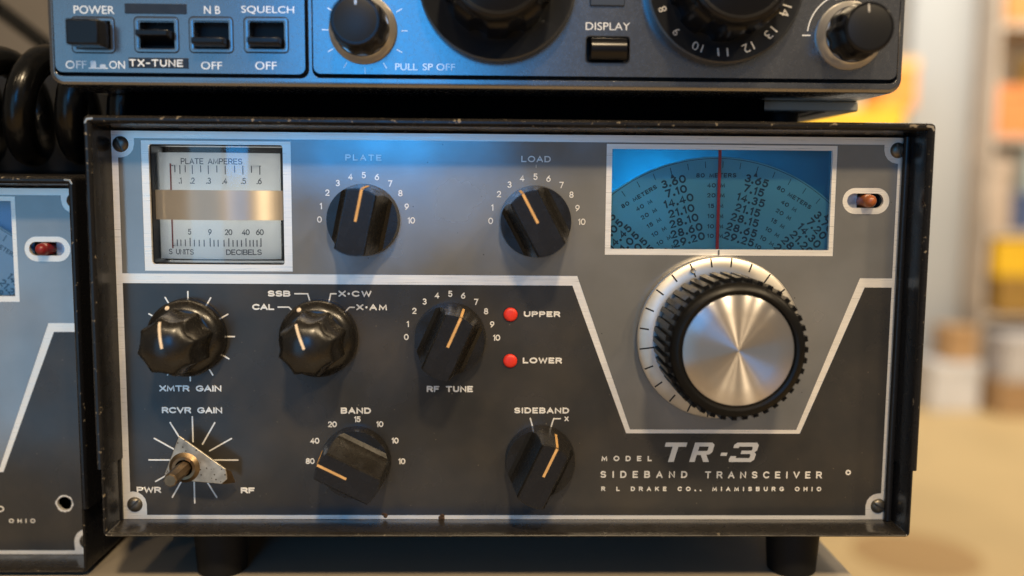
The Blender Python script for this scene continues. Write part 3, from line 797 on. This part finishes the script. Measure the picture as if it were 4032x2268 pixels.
# main dial knob
DX, DZ = 70.4, -2.7
dial = part("tuning_knob", MB().lathe([(22.0, 8.0), (27.2, 8.7), (27.75, 9.2), (27.8, 10.5), (26.0, 13.8)], 128, DX, DZ), m_ring, T)
tk = MB()
for k in range(24):
    a = 83 + 15 * k
    ca, sa = math.cos(rad(a)), math.sin(rad(a))
    r0 = 22.6 if k % 5 == 2 else 24.3
    def yy(r): return 8.0 + (r - 22.0) * .135 - .06
    w = .26
    P = [(DX + r * ca - s * w * sa, yy(r), DZ + r * sa + s * w * ca) for r in (r0, 27.3) for s in (-1, 1)]
    P += [(x, y + .12, z) for x, y, z in P]
    tk.add(P, [(0, 1, 3, 2), (4, 6, 7, 5), (0, 4, 5, 1), (2, 3, 7, 6), (0, 2, 6, 4), (1, 5, 7, 3)])
part("dial_marks", tk, m_ink, dial)
sa = rad(113)
part("set_screw", MB().lathe([(.25, 7.6), (.75, 7.5), (.95, 8.0)], 16, DX + 24.9 * math.cos(sa), DZ + 24.9 * math.sin(sa)), m_steel, dial)
def knurl(a, r, y):
    return r
grip = MB().lathe([(17.9, -15.6), (18.2, -16.3), (19.0, -16.6), (20.6, -16.0), (21.3, -15.0), (21.4, -12), (21.5, 7.5)], 96, DX, DZ)
gp = part("grip", grip, m_plastic, dial)
rib = MB()
for k in range(40):
    a = 2 * PI * k / 40
    for (y0, y1, r0, r1) in ((-13.6, 7.2, 21.0, 22.75),):
        da0 = .046
        v = []
        for y, tw in ((y0, 0.0), (y1, 0.0)):
            for r, d in ((r0, -da0), (r0, da0), (r1, da0 * .8), (r1, -da0 * .8)):
                v.append((DX + r * math.sin(a + d + tw), y, DZ + r * math.cos(a + d + tw)))
        rib.add(v, [(0, 1, 2, 3), (7, 6, 5, 4), (0, 4, 5, 1), (1, 5, 6, 2), (2, 6, 7, 3), (3, 7, 4, 0)])
part("grip_ribs", rib, m_plastic, gp)
part("spun_cap", MB().lathe([(.01, -16.2), (6, -16.2), (12, -16.2), (17.0, -16.2), (17.45, -15.9), (17.6, -15.0)], 128, DX, DZ), m_spun, dial)

slide_switch(T, 0, 0, 0, m_amber, False)

# meter
mt = part("meter", MB().sweep(rect(-121.6, -76.0, 20.2, 61.4), [(0, 15.3), (0, 27), (1, 27), (1, 15.3)]).box(-121.6, -76, 27, 28, 20.2, 61.4), m_black, T)
def curve_sheet(x0, x1, z0, z1, y, sag, th, n=24):
    v = []; cx = (x0 + x1) / 2; hw = (x1 - x0) / 2
    for i in range(n + 1):
        x = x0 + (x1 - x0) * i / n; yy = y + sag * ((x - cx) / hw) ** 2
        v += [(x, yy, z0), (x, yy, z1), (x, yy + th, z1), (x, yy + th, z0)]
    f = []
    for i in range(n):
        for k in range(4):
            a, b = i * 4 + k, i * 4 + (k + 1) % 4
            f.append((a, b, b + 4, a + 4))
    f += [(0, 1, 2, 3), tuple(n * 4 + k for k in (3, 2, 1, 0))]
    return MB().add(v, f)
part("meter_plate", curve_sheet(-120.2, -79.2, 45, 58.3, 18.4, 3.0, .6), m_meter, mt)
part("meter_plate", curve_sheet(-120.4, -79.4, 22.2, 36, 18.4, 3.0, .6), m_meter, mt)
YM = 18.38
XM, HM = -99.8, 20.5
mk = MB()
strokes(mk, [[(-115.5, 53.9), (-85.5, 53.9)]] + [[(x, 53.9), (x, 53.9 - (2.7 if i % 2 else 2.1))] for i, x in enumerate((-114.4, -112.6, -110.7, -108.2, -105.3, -102.7, -99.8, -97.0, -93.9, -91.2, -88.4, -85.7))], .16, YM, .03)
write(mk, "PLATE AMPERES", -112.2, -91.3, 54.4, 56.4, YM, .15, .30, .03)
for s, x in ((".1", -112.6), (".2", -108.3), (".3", -102.7), (".4", -97.3), (".5", -91.1), (".6", -86.0)): write(mk, s, x, x, 47.8, 49.9, YM, .15, .25, .03, ratio=.72)
strokes(mk, [[(-115.6, 26.7), (-85.8, 26.7)]] + [[(x, 26.7), (x, 26.7 + hh)] for x, hh in ((-114.3, 2.0), (-113, 2.0), (-111.4, 2.0), (-109.7, 2.6), (-108.2, 2.0), (-106.5, 2.0), (-104.8, 2.0), (-102.7, 2.6), (-101.4, 2.0), (-100, 2.0), (-98, 2.0), (-96.4, 2.6), (-95.0, 2.0), (-93.6, 2.0), (-92.2, 2.0), (-90.7, 2.6), (-89.4, 2.0), (-88.3, 2.0), (-87.1, 2.0), (-85.8, 2.6))], .17, YM, .03)
for s, x in (("5", -109.8), ("9", -102.7), ("20", -96.4), ("40", -90.7), ("60", -86.1)): write(mk, s, x, x, 30.5, 32.5, YM, .15, .25, .03, ratio=.72)
write(mk, "S UNITS", -117.5, -108.5, 23.7, 25.6, YM, .15, .28, .03)
write(mk, "DECIBELS", -97.4, -85.6, 23.7, 25.6, YM, .16, .26, .03)
mk.v = [(x, y + 3.0 * ((x - XM) / HM) ** 2, z) for x, y, z in mk.v]
part("meter_markings", mk, m_meterink, mt)
part("needle", MB().box(-116.05, -115.6, 19.6, 19.8, 25.8, 54.6), m_rustink, mt)
part("meter_cover", curve_sheet(-120.95, -76.65, 21.0, 60.7, 16.2, 3.6, .8), m_clear, mt, sharp=80)
part("brass_band", curve_sheet(-121.9, -76.0, 35.7, 45.7, 14.9, 3.7, .7), m_brass, mt, sharp=60)

# tuning scale behind its window
sc = part("tuning_scale", MB().lathe([(.01, 18.4), (30, 18.4), (58.4, 18.4), (58.5, 18.7), (58.4, 19.3)], 160, 70.4, -.1), m_dial, T)
part("scale_backing", MB().box(29, 113, 20.8, 21.4, 22, 66), m_dialback, sc)
YD = 18.38
dm = MB()
def polar(rot):
    a = rad(rot)
    def xf(p): return (70.4 + p[0] * math.cos(a) - p[1] * math.sin(a), -.1 + p[0] * math.sin(a) + p[1] * math.cos(a))
    return xf
BASE = .4
strokes(dm, [arc(70.4, -.1, 57.9, 57.9, 40, 140, 60)], .10, YD, .02)
for k in range(-7, 8):
    ang = -1.7 + .0 + 6.15 * k
    x = polar(ang)
    big = k in (3, -2, 8, -7)
    strokes(dm, [[x((0, 56.9)), x((0, 53.9 if big else 54.9))]], .12 if not big else .14, YD, .03)
    if big:
        a, b, c = x((-.75, 53.4)), x((.75, 53.4)), x((0, 55.2))
        dm.slab([a, b, c], YD - .035, YD)
rows = (52.2, 48.8, 45.4, 41.8, 38.3, 34.8, 31.5)
cols = {16.4: ("3.60", "7.10", "14.40", "21.10", "28.10", "28.60", "29.20"), -15.4: ("3.65", "7.15", "14.35", "21.15", "28.15", "28.65", "29.25"),
        46.6: ("3.55", "7.05", "14.45", "21.05", "28.05", "28.55", "29.15"), -46.0: ("3.70", "7.20", "14.30", "21.20", "28.20", "28.70", "29.30")}
for a, txt in cols.items():
    for r, s in zip(rows, txt):
        write(dm, s, -.4, -.4, r - 1.4, r + 1.4, YD, .30, .46, .02, xf=polar(a), ratio=.98)
for a in (0.6, 31.0, -30.6):
    for r, s in zip(rows, ("80 METERS", "40 M", "20 M", "15 M", "10 M", "10 M", "10 M")):
        write(dm, s, 0, 0, r - .75, r + .75, YD, .17, .46, .02, xf=polar(a), ratio=1.12)
part("scale_markings", dm, m_dialink, sc)
part("scale_pointer", MB().box(69.95, 70.95, 16.2, 16.6, 24, 64), m_red, sc)
part("scale_window", MB().box(32.5, 109.2, 15.5, 15.9, 25.9, 61.6), m_blueglass, T)
for x in (-103, 103):
    for yy_ in (24, 290):
        fo = MB().lathe([(8.0, 0), (8.6, .6), (10.0, 20.4)], 40)
        fo.v = [(px + x, pz + yy_, -90 + py) for px, py, pz in fo.v]
        part("foot", fo, m_foot, T)

# ============================================================ the left radio: same chassis, only its right end in the picture
LX, LY, LZ = -283.5, 16.5, -19.3
R = thing("receiver", "second vintage grey radio at the left edge with a maroon slider and an empty hole", "radio", (LX, LY + 160, -90))
rf = chassis(R, LX, LY, LZ, False)
slide_switch(R, LX, LY, LZ, m_maroon, True)
sc2 = part("tuning_scale", MB().lathe([(.01, LY + 24.0), (30, LY + 24.0), (58.4, LY + 24.0), (58.5, LY + 24.3), (58.4, LY + 25)], 160, LX + 70.4, LZ - .1), m_dialpale, R)
part("scale_backing", MB().box(LX + 29, LX + 113, LY + 26.5, LY + 27.2, LZ + 22, LZ + 66), plain("sky_blue_backing", (.26, .50, .85)), sc2)
dm2 = MB()
def polar2(rot):
    a = rad(rot)
    return lambda p: (LX + 70.4 + p[0] * math.cos(a) - p[1] * math.sin(a), LZ - .1 + p[0] * math.sin(a) + p[1] * math.cos(a))
YD2 = LY + 23.98
strokes(dm2, [[(x + LX, z + LZ) for x, z in arc(70.4, -.1, 57.9, 57.9, 36, 140, 60)]], .13, YD2, .02)
for k in range(-8, 8): x = polar2(-1.7 + 6.15 * k); strokes(dm2, [[x((0, 56.9)), x((0, 54.6))]], .16, YD2, .03)
for a, txt in ((-48.0, ("3.70", "7.20", "14.10", "21.20", "28.10", "28.70", "29.30")), (-14.0, ("3.60", "7.10", "14.00", "21.10", "28.00", "28.60", "29.20"))):
    for r, s in zip(rows, txt): write(dm2, s, -.6, -.6, r - 1.35, r + 1.35, YD2, .27, .42, .02, xf=polar2(a), ratio=.86)
for r, s in zip(rows[:1], ("80 METERS",)): write(dm2, s, 0, 0, r - .8, r + .8, YD2, .15, .42, .02, xf=polar2(-33), ratio=.92)
part("scale_markings", dm2, m_dialink, sc2)
part("scale_window", MB().box(LX + 32.5, LX + 109.2, LY + 15.9, LY + 16.7, LZ + 25.9, LZ + 61.6), m_clear, R)
part("lettering", write(MB(), "OHIO", LX + 101.9, LX + 111.4, LZ - 56.0, LZ - 54.4, LY + 13.9, .17, 1.1), m_white, rf)
part("lettering", write(MB(), "O", LX + 97.6, LX + 100.4, LZ - 51.9, LZ - 49.6, LY + 13.9, .22), m_white, rf)
part("hole_back", MB().box(LX + 118, LX + 126.5, LY + 24, LY + 24.5, LZ - 53, LZ - 44.5), m_black, R)
for x in (-100, 100):
    for yy_ in (60, 290): part("foot", MB().box(LX + x - 8, LX + x + 8, LY + yy_ - 8, LY + yy_ + 8, -90, -88.5), m_foot, R)

# ============================================================ the upper radio
K = thing("amateur_radio", "newer charcoal radio with rocker switches and black knobs stacked on top", "radio", (-10.7, 150, 78))
XL, XR, ZB, ZT = -146.2, 124.6, 78.3, 174.0
out = rrect(XL, XR, ZB, ZT, 4.6, 6)
bz = MB().sweep(out, [(0.9, 26), (0, 25.5), (0, 1.4), (.35, .5), (1.1, 0), (1.75, 0), (1.9, .2), (1.9, 6.5)])
# the wide lower lip and the bridge between the two fields
lip = MB().prism([rrect(XL + 1.5, XR - 1.5, ZB + 1.5, ZT - 1.5, 3.4, 5), rrect(-144.6, -64.8, 81.2, 169, 2.6, 4), rrect(-63.7, 122.9, 81.4, 169, 2.6, 4)], .12, 6.0)
bezel = part("bezel", bz, m_cab2, K)
part("bezel_frame", lip, m_cab2, bezel, bevel=.25)
part("groove_floor", MB().box(XL + 2, XR - 2, 6.1, 7.0, ZB + 2, ZT - 2), m_black, K)
bd = part("case", MB().box(-145.2, 123.6, 26.2, 290, 78.9, 173), m_body2, K, bevel=1.0)
part("speaker_slots", (lambda b: [b.box(60 + i * 6.2, 63 + i * 6.2, 36, 62, 75.1, 75.3) for i in range(9)] and b)(MB()), m_black, bd)
part("bottom_cover", MB().box(-140, 123.4, 33, 289, 75.25, 78.85), m_body2, bd, bevel=.6)
ft = MB().lathe([(6.0, 0), (6.4, .5), (6.6, 5.8)], 30); ft.v = [(px + 99, pz + 45, 69.4 + py) for px, py, pz in ft.v]
part("foot", ft, m_foot, K)
hs = [rrect(-117.6, -106.6, 89.75, 98.1, .5, 2), rrect(-100.6, -89.5, 89.9, 98.3, .5, 2), rrect(-83.4, -72.4, 90.1, 98.5, .5, 2), rrect(-137.4, -126.2, 89.2, 98.4, .5, 2)]
p1 = part("switch_field", MB().prism([rrect(-144.2, -66.0, 82.45, 168.5, 2.2, 4)] + hs, .35, 5.8), m_cab2, K)
p2 = part("control_field", MB().prism([rrect(-63.4, 122.6, 82.75, 168.5, 2.2, 4), rrect(22.9, 36.6, 87.2, 95.2, 1.0, 3)], .35, 5.8), m_cab2, K)
# frames round the switch wells
for x0, x1, z0, z1 in ((-138.6, -125.4, 88.5, 99.4), (-119.1, -105.5, 88.8, 99.6), (-102.0, -88.5, 88.9, 99.8), (-84.9, -71.2, 89.1, 99.9)):
    part("well_frame", MB().sweep(rrect(x0, x1, z0, z1, 1.3, 4), [(0, .36), (.12, .02), (.75, -.04), (1.15, .02), (1.35, .4)]), m_cab2, p1)
    part("well_groove", MB().sweep(rrect(x0 - .25, x1 + .25, z0 - .25, z1 + .25, 1.4, 4), [(0, .33), (.0, .30), (.25, .30), (.25, .33)]), m_black, p1)
pb = part("power_button", MB().box(-136.9, -126.9, -8.4, 5, 89.75, 97.6), m_gloss, K, bevel=.6, segs=3)
for x0, x1, zc in ((-117.2, -107.0, 94.0), (-100.2, -90.0, 91.9), (-83.0, -72.8, 92.1)):
    lv_ = MB().add([(x0 + .2, -5.2, zc - .75), (x1 - .2, -5.2, zc - .75), (x1 - .2, -5.2, zc + .95), (x0 + .2, -5.2, zc + .95), (x0 - .0, 5.5, zc - 2.4), (x1 + .0, 5.5, zc - 2.4), (x1 + .0, 5.5, zc + 1.6), (x0 - .0, 5.5, zc + 1.6)],
                   [(0, 1, 2, 3), (7, 6, 5, 4), (0, 4, 5, 1), (1, 5, 6, 2), (2, 6, 7, 3), (3, 7, 4, 0)])
    part("rocker_lever", lv_, m_gloss, K, bevel=.25)
def tape(x0, x1, z0, z1, txt=None):
    t = part("label_tape", MB().box(x0, x1, .12, .36, z0, z1), m_tape, p1, bevel=.08)
    return t
tape(-121.9, -102.7, 100.6, 103.7)
tape(-121.3, -102.6, 83.9, 87.1)
part("tape_lettering", write(MB(), "TX-TUNE", -121.1, -104.2, 84.3, 86.6, .12, .24, .40, .10), m_white, p1)

def print_text(txt, x0, x1, z0, z1, y=.35, parent=None, weight=0.0):
    cu = bpy.data.curves.new("t", 'FONT'); cu.body = txt; cu.size = 1; cu.resolution_u = 4; cu.offset = weight
    to = bpy.data.objects.new("t", cu); COL.objects.link(to)
    dg = bpy.context.evaluated_depsgraph_get()
    me = bpy.data.meshes.new_from_object(to.evaluated_get(dg))
    v = [x.co.copy() for x in me.vertices]; f = [tuple(p.vertices) for p in me.polygons]
    bpy.data.objects.remove(to); bpy.data.curves.remove(cu); bpy.data.meshes.remove(me)
    ax0, ax1 = min(p.x for p in v), max(p.x for p in v); az0, az1 = min(p.y for p in v), max(p.y for p in v)
    kx, kz = (x1 - x0) / (ax1 - ax0), (z1 - z0) / (az1 - az0)
    return [(x0 + (p.x - ax0) * kx, y, z0 + (p.y - az0) * kz) for p in v], f
def printed(txt, x0, x1, z0, z1, parent, y=.31):
    v, f = print_text(txt, x0, x1, z0, z1, y)
    return part("lettering", MB().add(v, f), m_print, parent)
printed("POWER", -137.8, -125.2, 100.4, 102.85, p1)
printed("N B", -97.3, -92.3, 100.8, 103.2, p1)
printed("SQUELCH", -85.7, -69.2, 100.9, 103.4, p1)
printed("OFF", -141.0, -134.5, 83.5, 85.95, p1)
printed("ON", -127.4, -122.5, 83.6, 86.0, p1)
printed("OFF", -98.7, -92.1, 83.7, 86.1, p1)
printed("OFF", -81.7, -75.0, 83.8, 86.3, p1)
part("button_symbol", MB().slab([(-133.9, 83.5), (-127.9, 83.5), (-127.9, 83.9), (-128.5, 83.9), (-128.5, 84.7), (-128.8, 84.95), (-130.0, 84.95), (-130.3, 84.7), (-130.3, 83.9), (-131.5, 83.9), (-131.5, 85.7), (-131.8, 86.0), (-132.9, 86.0), (-133.2, 85.7), (-133.2, 83.9), (-133.9, 83.9)], .30, .345), m_print, p1)
printed("PULL", -37.6, -30.6, 84.1, 86.2, p2)
printed("SP OFF", -28.9, -18.7, 84.15, 86.25, p2)
printed("DISPLAY", 22.6, 36.7, 97.2, 99.6, p2)
kt = MB()
strokes(kt, [[(-47.1 + 11.6 * math.sin(rad(a)), 96.3 + 11.6 * math.cos(rad(a))), (-47.1 + 13.4 * math.sin(rad(a)), 96.3 + 13.4 * math.cos(rad(a)))] for a in range(30, 360, 30)], .14, .35, .04)
part("knob_ticks", kt, m_print, p2)
ka = MB()
strokes(ka, [[(106.5 + 13.2 * math.cos(rad(a)), 96.4 + 13.2 * math.sin(rad(a))) for a in range(104, 175, 5)], [(91.8, 96.3), (94.2, 96.3)], [(101.9, 107.6), (103.9, 107.8)]], .20, .35, .04)
part("knob_arc", ka, m_print, p2)
# display button
db = MB()
n = 10
prof = [(-1.6 - 1.5 * math.sin(PI * i / n) ** .8, 87.9 + 6.6 * i / n) for i in range(n + 1)]
v = [(x, y, z) for x in (24.1, 35.7) for y, z in prof] + [(x, 5, z) for x in (24.1, 35.7) for z in (87.9, 94.5)]
m_ = n + 1
f = [(i, i + 1, m_ + i + 1, m_ + i) for i in range(n)] + [tuple(range(m_)) + (2 * m_ + 1, 2 * m_), tuple(m_ + i for i in range(m_)) + (2 * m_ + 3, 2 * m_ + 2), (0, m_, 2 * m_ + 2, 2 * m_), (n, m_ + n, 2 * m_ + 3, 2 * m_ + 1)]
part("display_button", db.add(v, f), m_gloss, K, bevel=.3)
part("well_groove", MB().sweep(rrect(22.6, 36.9, 86.9, 95.5, 1.1, 3), [(0, .33), (0, .28), (.3, .28), (.3, .33)]), m_black, p2)
part("display_window", MB().box(23.8, 34.8, -.4, .3, 104.6, 113), plain("blue_black_plastic", (.02, .03, .05), .4), K, bevel=.3)
# wide dished rings with their big knobs
def scallop(n, depth, ymin):
    def rf(a, r, y):
        return r - (depth * max(0, math.cos(n * a)) ** .5 if y > ymin and r > 15 else 0)
    return rf
def big_knob(cx, cz, cap_r):
    ring = part("tuning_knob", MB().lathe([(17.0, -1.2), (19.0, -2.2), (22.5, -4.6), (23.9, -5.4), (24.5, -5.2), (24.6, -3), (24.6, .3)], 128, cx, cz), m_dish, K)
    g = MB().lathe([(cap_r, -24.5), (cap_r + .9, -24.0), (cap_r + 1.6, -22.5), (cap_r + 1.9, -20.6), (16.8, -19.8), (17.2, -15), (17.2, -1)], 144, cx, cz, rf=lambda a, r, y: r - (1.5 * max(0.0, math.cos(9 * a)) ** .4 if r > 16.5 else 0))
    part("grip", g, m_gloss, ring)
    part("cap", MB().lathe([(.01, -23.9), (cap_r - 1.2, -24.1), (cap_r - .3, -24.7), (cap_r, -24.4)], 96, cx, cz), m_cap2, ring)
    return ring
big_knob(-5.4, 111.0, 13.6)
br = big_knob(65.5, 111.0, 14.0)
nm = MB()
for i, s in enumerate(("8", "9", "10", "11", "12", "13", "14")):
    a = rad(-90 + (i - 3) * 22.6)
    ux, uz = math.cos(a), math.sin(a)
    rx, rz = uz, -ux
    cx, cz = 65.5 + 20.9 * ux, 111.0 + 20.9 * uz
    vv, ff = print_text(s, -(.75 if len(s) == 1 else 1.75), (.75 if len(s) == 1 else 1.75), -1.45, 1.45)
    nm.add([(cx + x * rx + z * ux, -3.6 - .62 * (z / 1.45) * 1.0 - .25, cz + x * rz + z * uz) for x, y, z in vv], ff)
part("ring_numbers", nm, m_white, br)
# small knobs on nickel rings
def small_knob(cx, cz, rot, top):
    ring = part("control_knob", MB().lathe([(8.4, -2.9), (8.8, -3.3), (10.4, -1.6), (10.7, -.6), (10.7, .3)], 96, cx, cz), m_ringmet, K)
    g = MB().lathe([(7.0, top), (7.5, top + .35), (7.75, top + 1.2), (7.8, top + 4.5), (8.3, top + 5.5), (8.6, -2.2)], 120, cx, cz, rf=lambda a, r, y: r - (.55 * (.5 + .5 * math.cos(10 * a)) if y > top + 4 else 0))
    part("grip", g, m_gloss, ring)
    part("cap", MB().lathe([(.01, top - .05), (6.4, top - .05), (6.9, top + .1), (7.0, top + .3)], 64, cx, cz), m_cap2, ring)
    a = rad(rot)
    part("pointer_line", MB().ribbon([(cx + 4.6 * math.sin(a), cz + 4.6 * math.cos(a)), (cx + 6.6 * math.sin(a), cz + 6.6 * math.cos(a))], .22, top - .05, .05), m_white, ring)
small_knob(-47.6, 96.5, 2, -17.5)
small_knob(106.7, 96.3, -6, -16.5)

# block between the two stacked radios
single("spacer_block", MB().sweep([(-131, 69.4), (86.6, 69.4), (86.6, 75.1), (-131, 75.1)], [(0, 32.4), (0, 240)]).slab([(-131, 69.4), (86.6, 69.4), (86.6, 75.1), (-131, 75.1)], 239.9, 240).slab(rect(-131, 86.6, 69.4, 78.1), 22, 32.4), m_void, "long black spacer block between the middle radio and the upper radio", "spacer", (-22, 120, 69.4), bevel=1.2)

# ============================================================ behind on the left
def helix(x0, x1, cy, cz, r, turns, n=26):
    p = []
    N_ = int(turns * n)
    for i in range(N_ + 1):
        t = i / N_; a = 2 * PI * turns * t
        p.append((x0 + (x1 - x0) * t, cy - r * math.cos(a), cz + r * math.sin(a) + 6 * t))
    return p
coil = helix(-262, -112, 49, 72, 16.6, 8.3)
single("coiled_cord", MB().tube([(-275, 60, 54.2), (-268, 40, 60)] + coil, 5.4, 16), m_cord, "thick black coiled cord resting on the left radio behind the upper radio", "cord", (-200, 47, 50))
eq = thing("equipment_case", "plain black case on the left radio behind the coiled cord", "case", (-240, 170, 49.9))
part("case_body", MB().box(-345, -138, 92, 250, 50.6, 94), m_black, eq, bevel=2)
for x in (-335, -160): part("foot", MB().box(x, x + 12, 110, 122, 49.95, 50.6), m_foot, eq)
single("loose_cable", MB().tube([(-420, 262, 235), (-330, 258, 176), (-287, 252, 145), (-246, 250, 113.5), (-200, 240, 92), (-165, 235, 88.5), (-120, 232, 88.2)], 4.2, 12), m_cord,
       "thin black cable slanting across the grey board at top left", "cable", (-250, 250, 100))
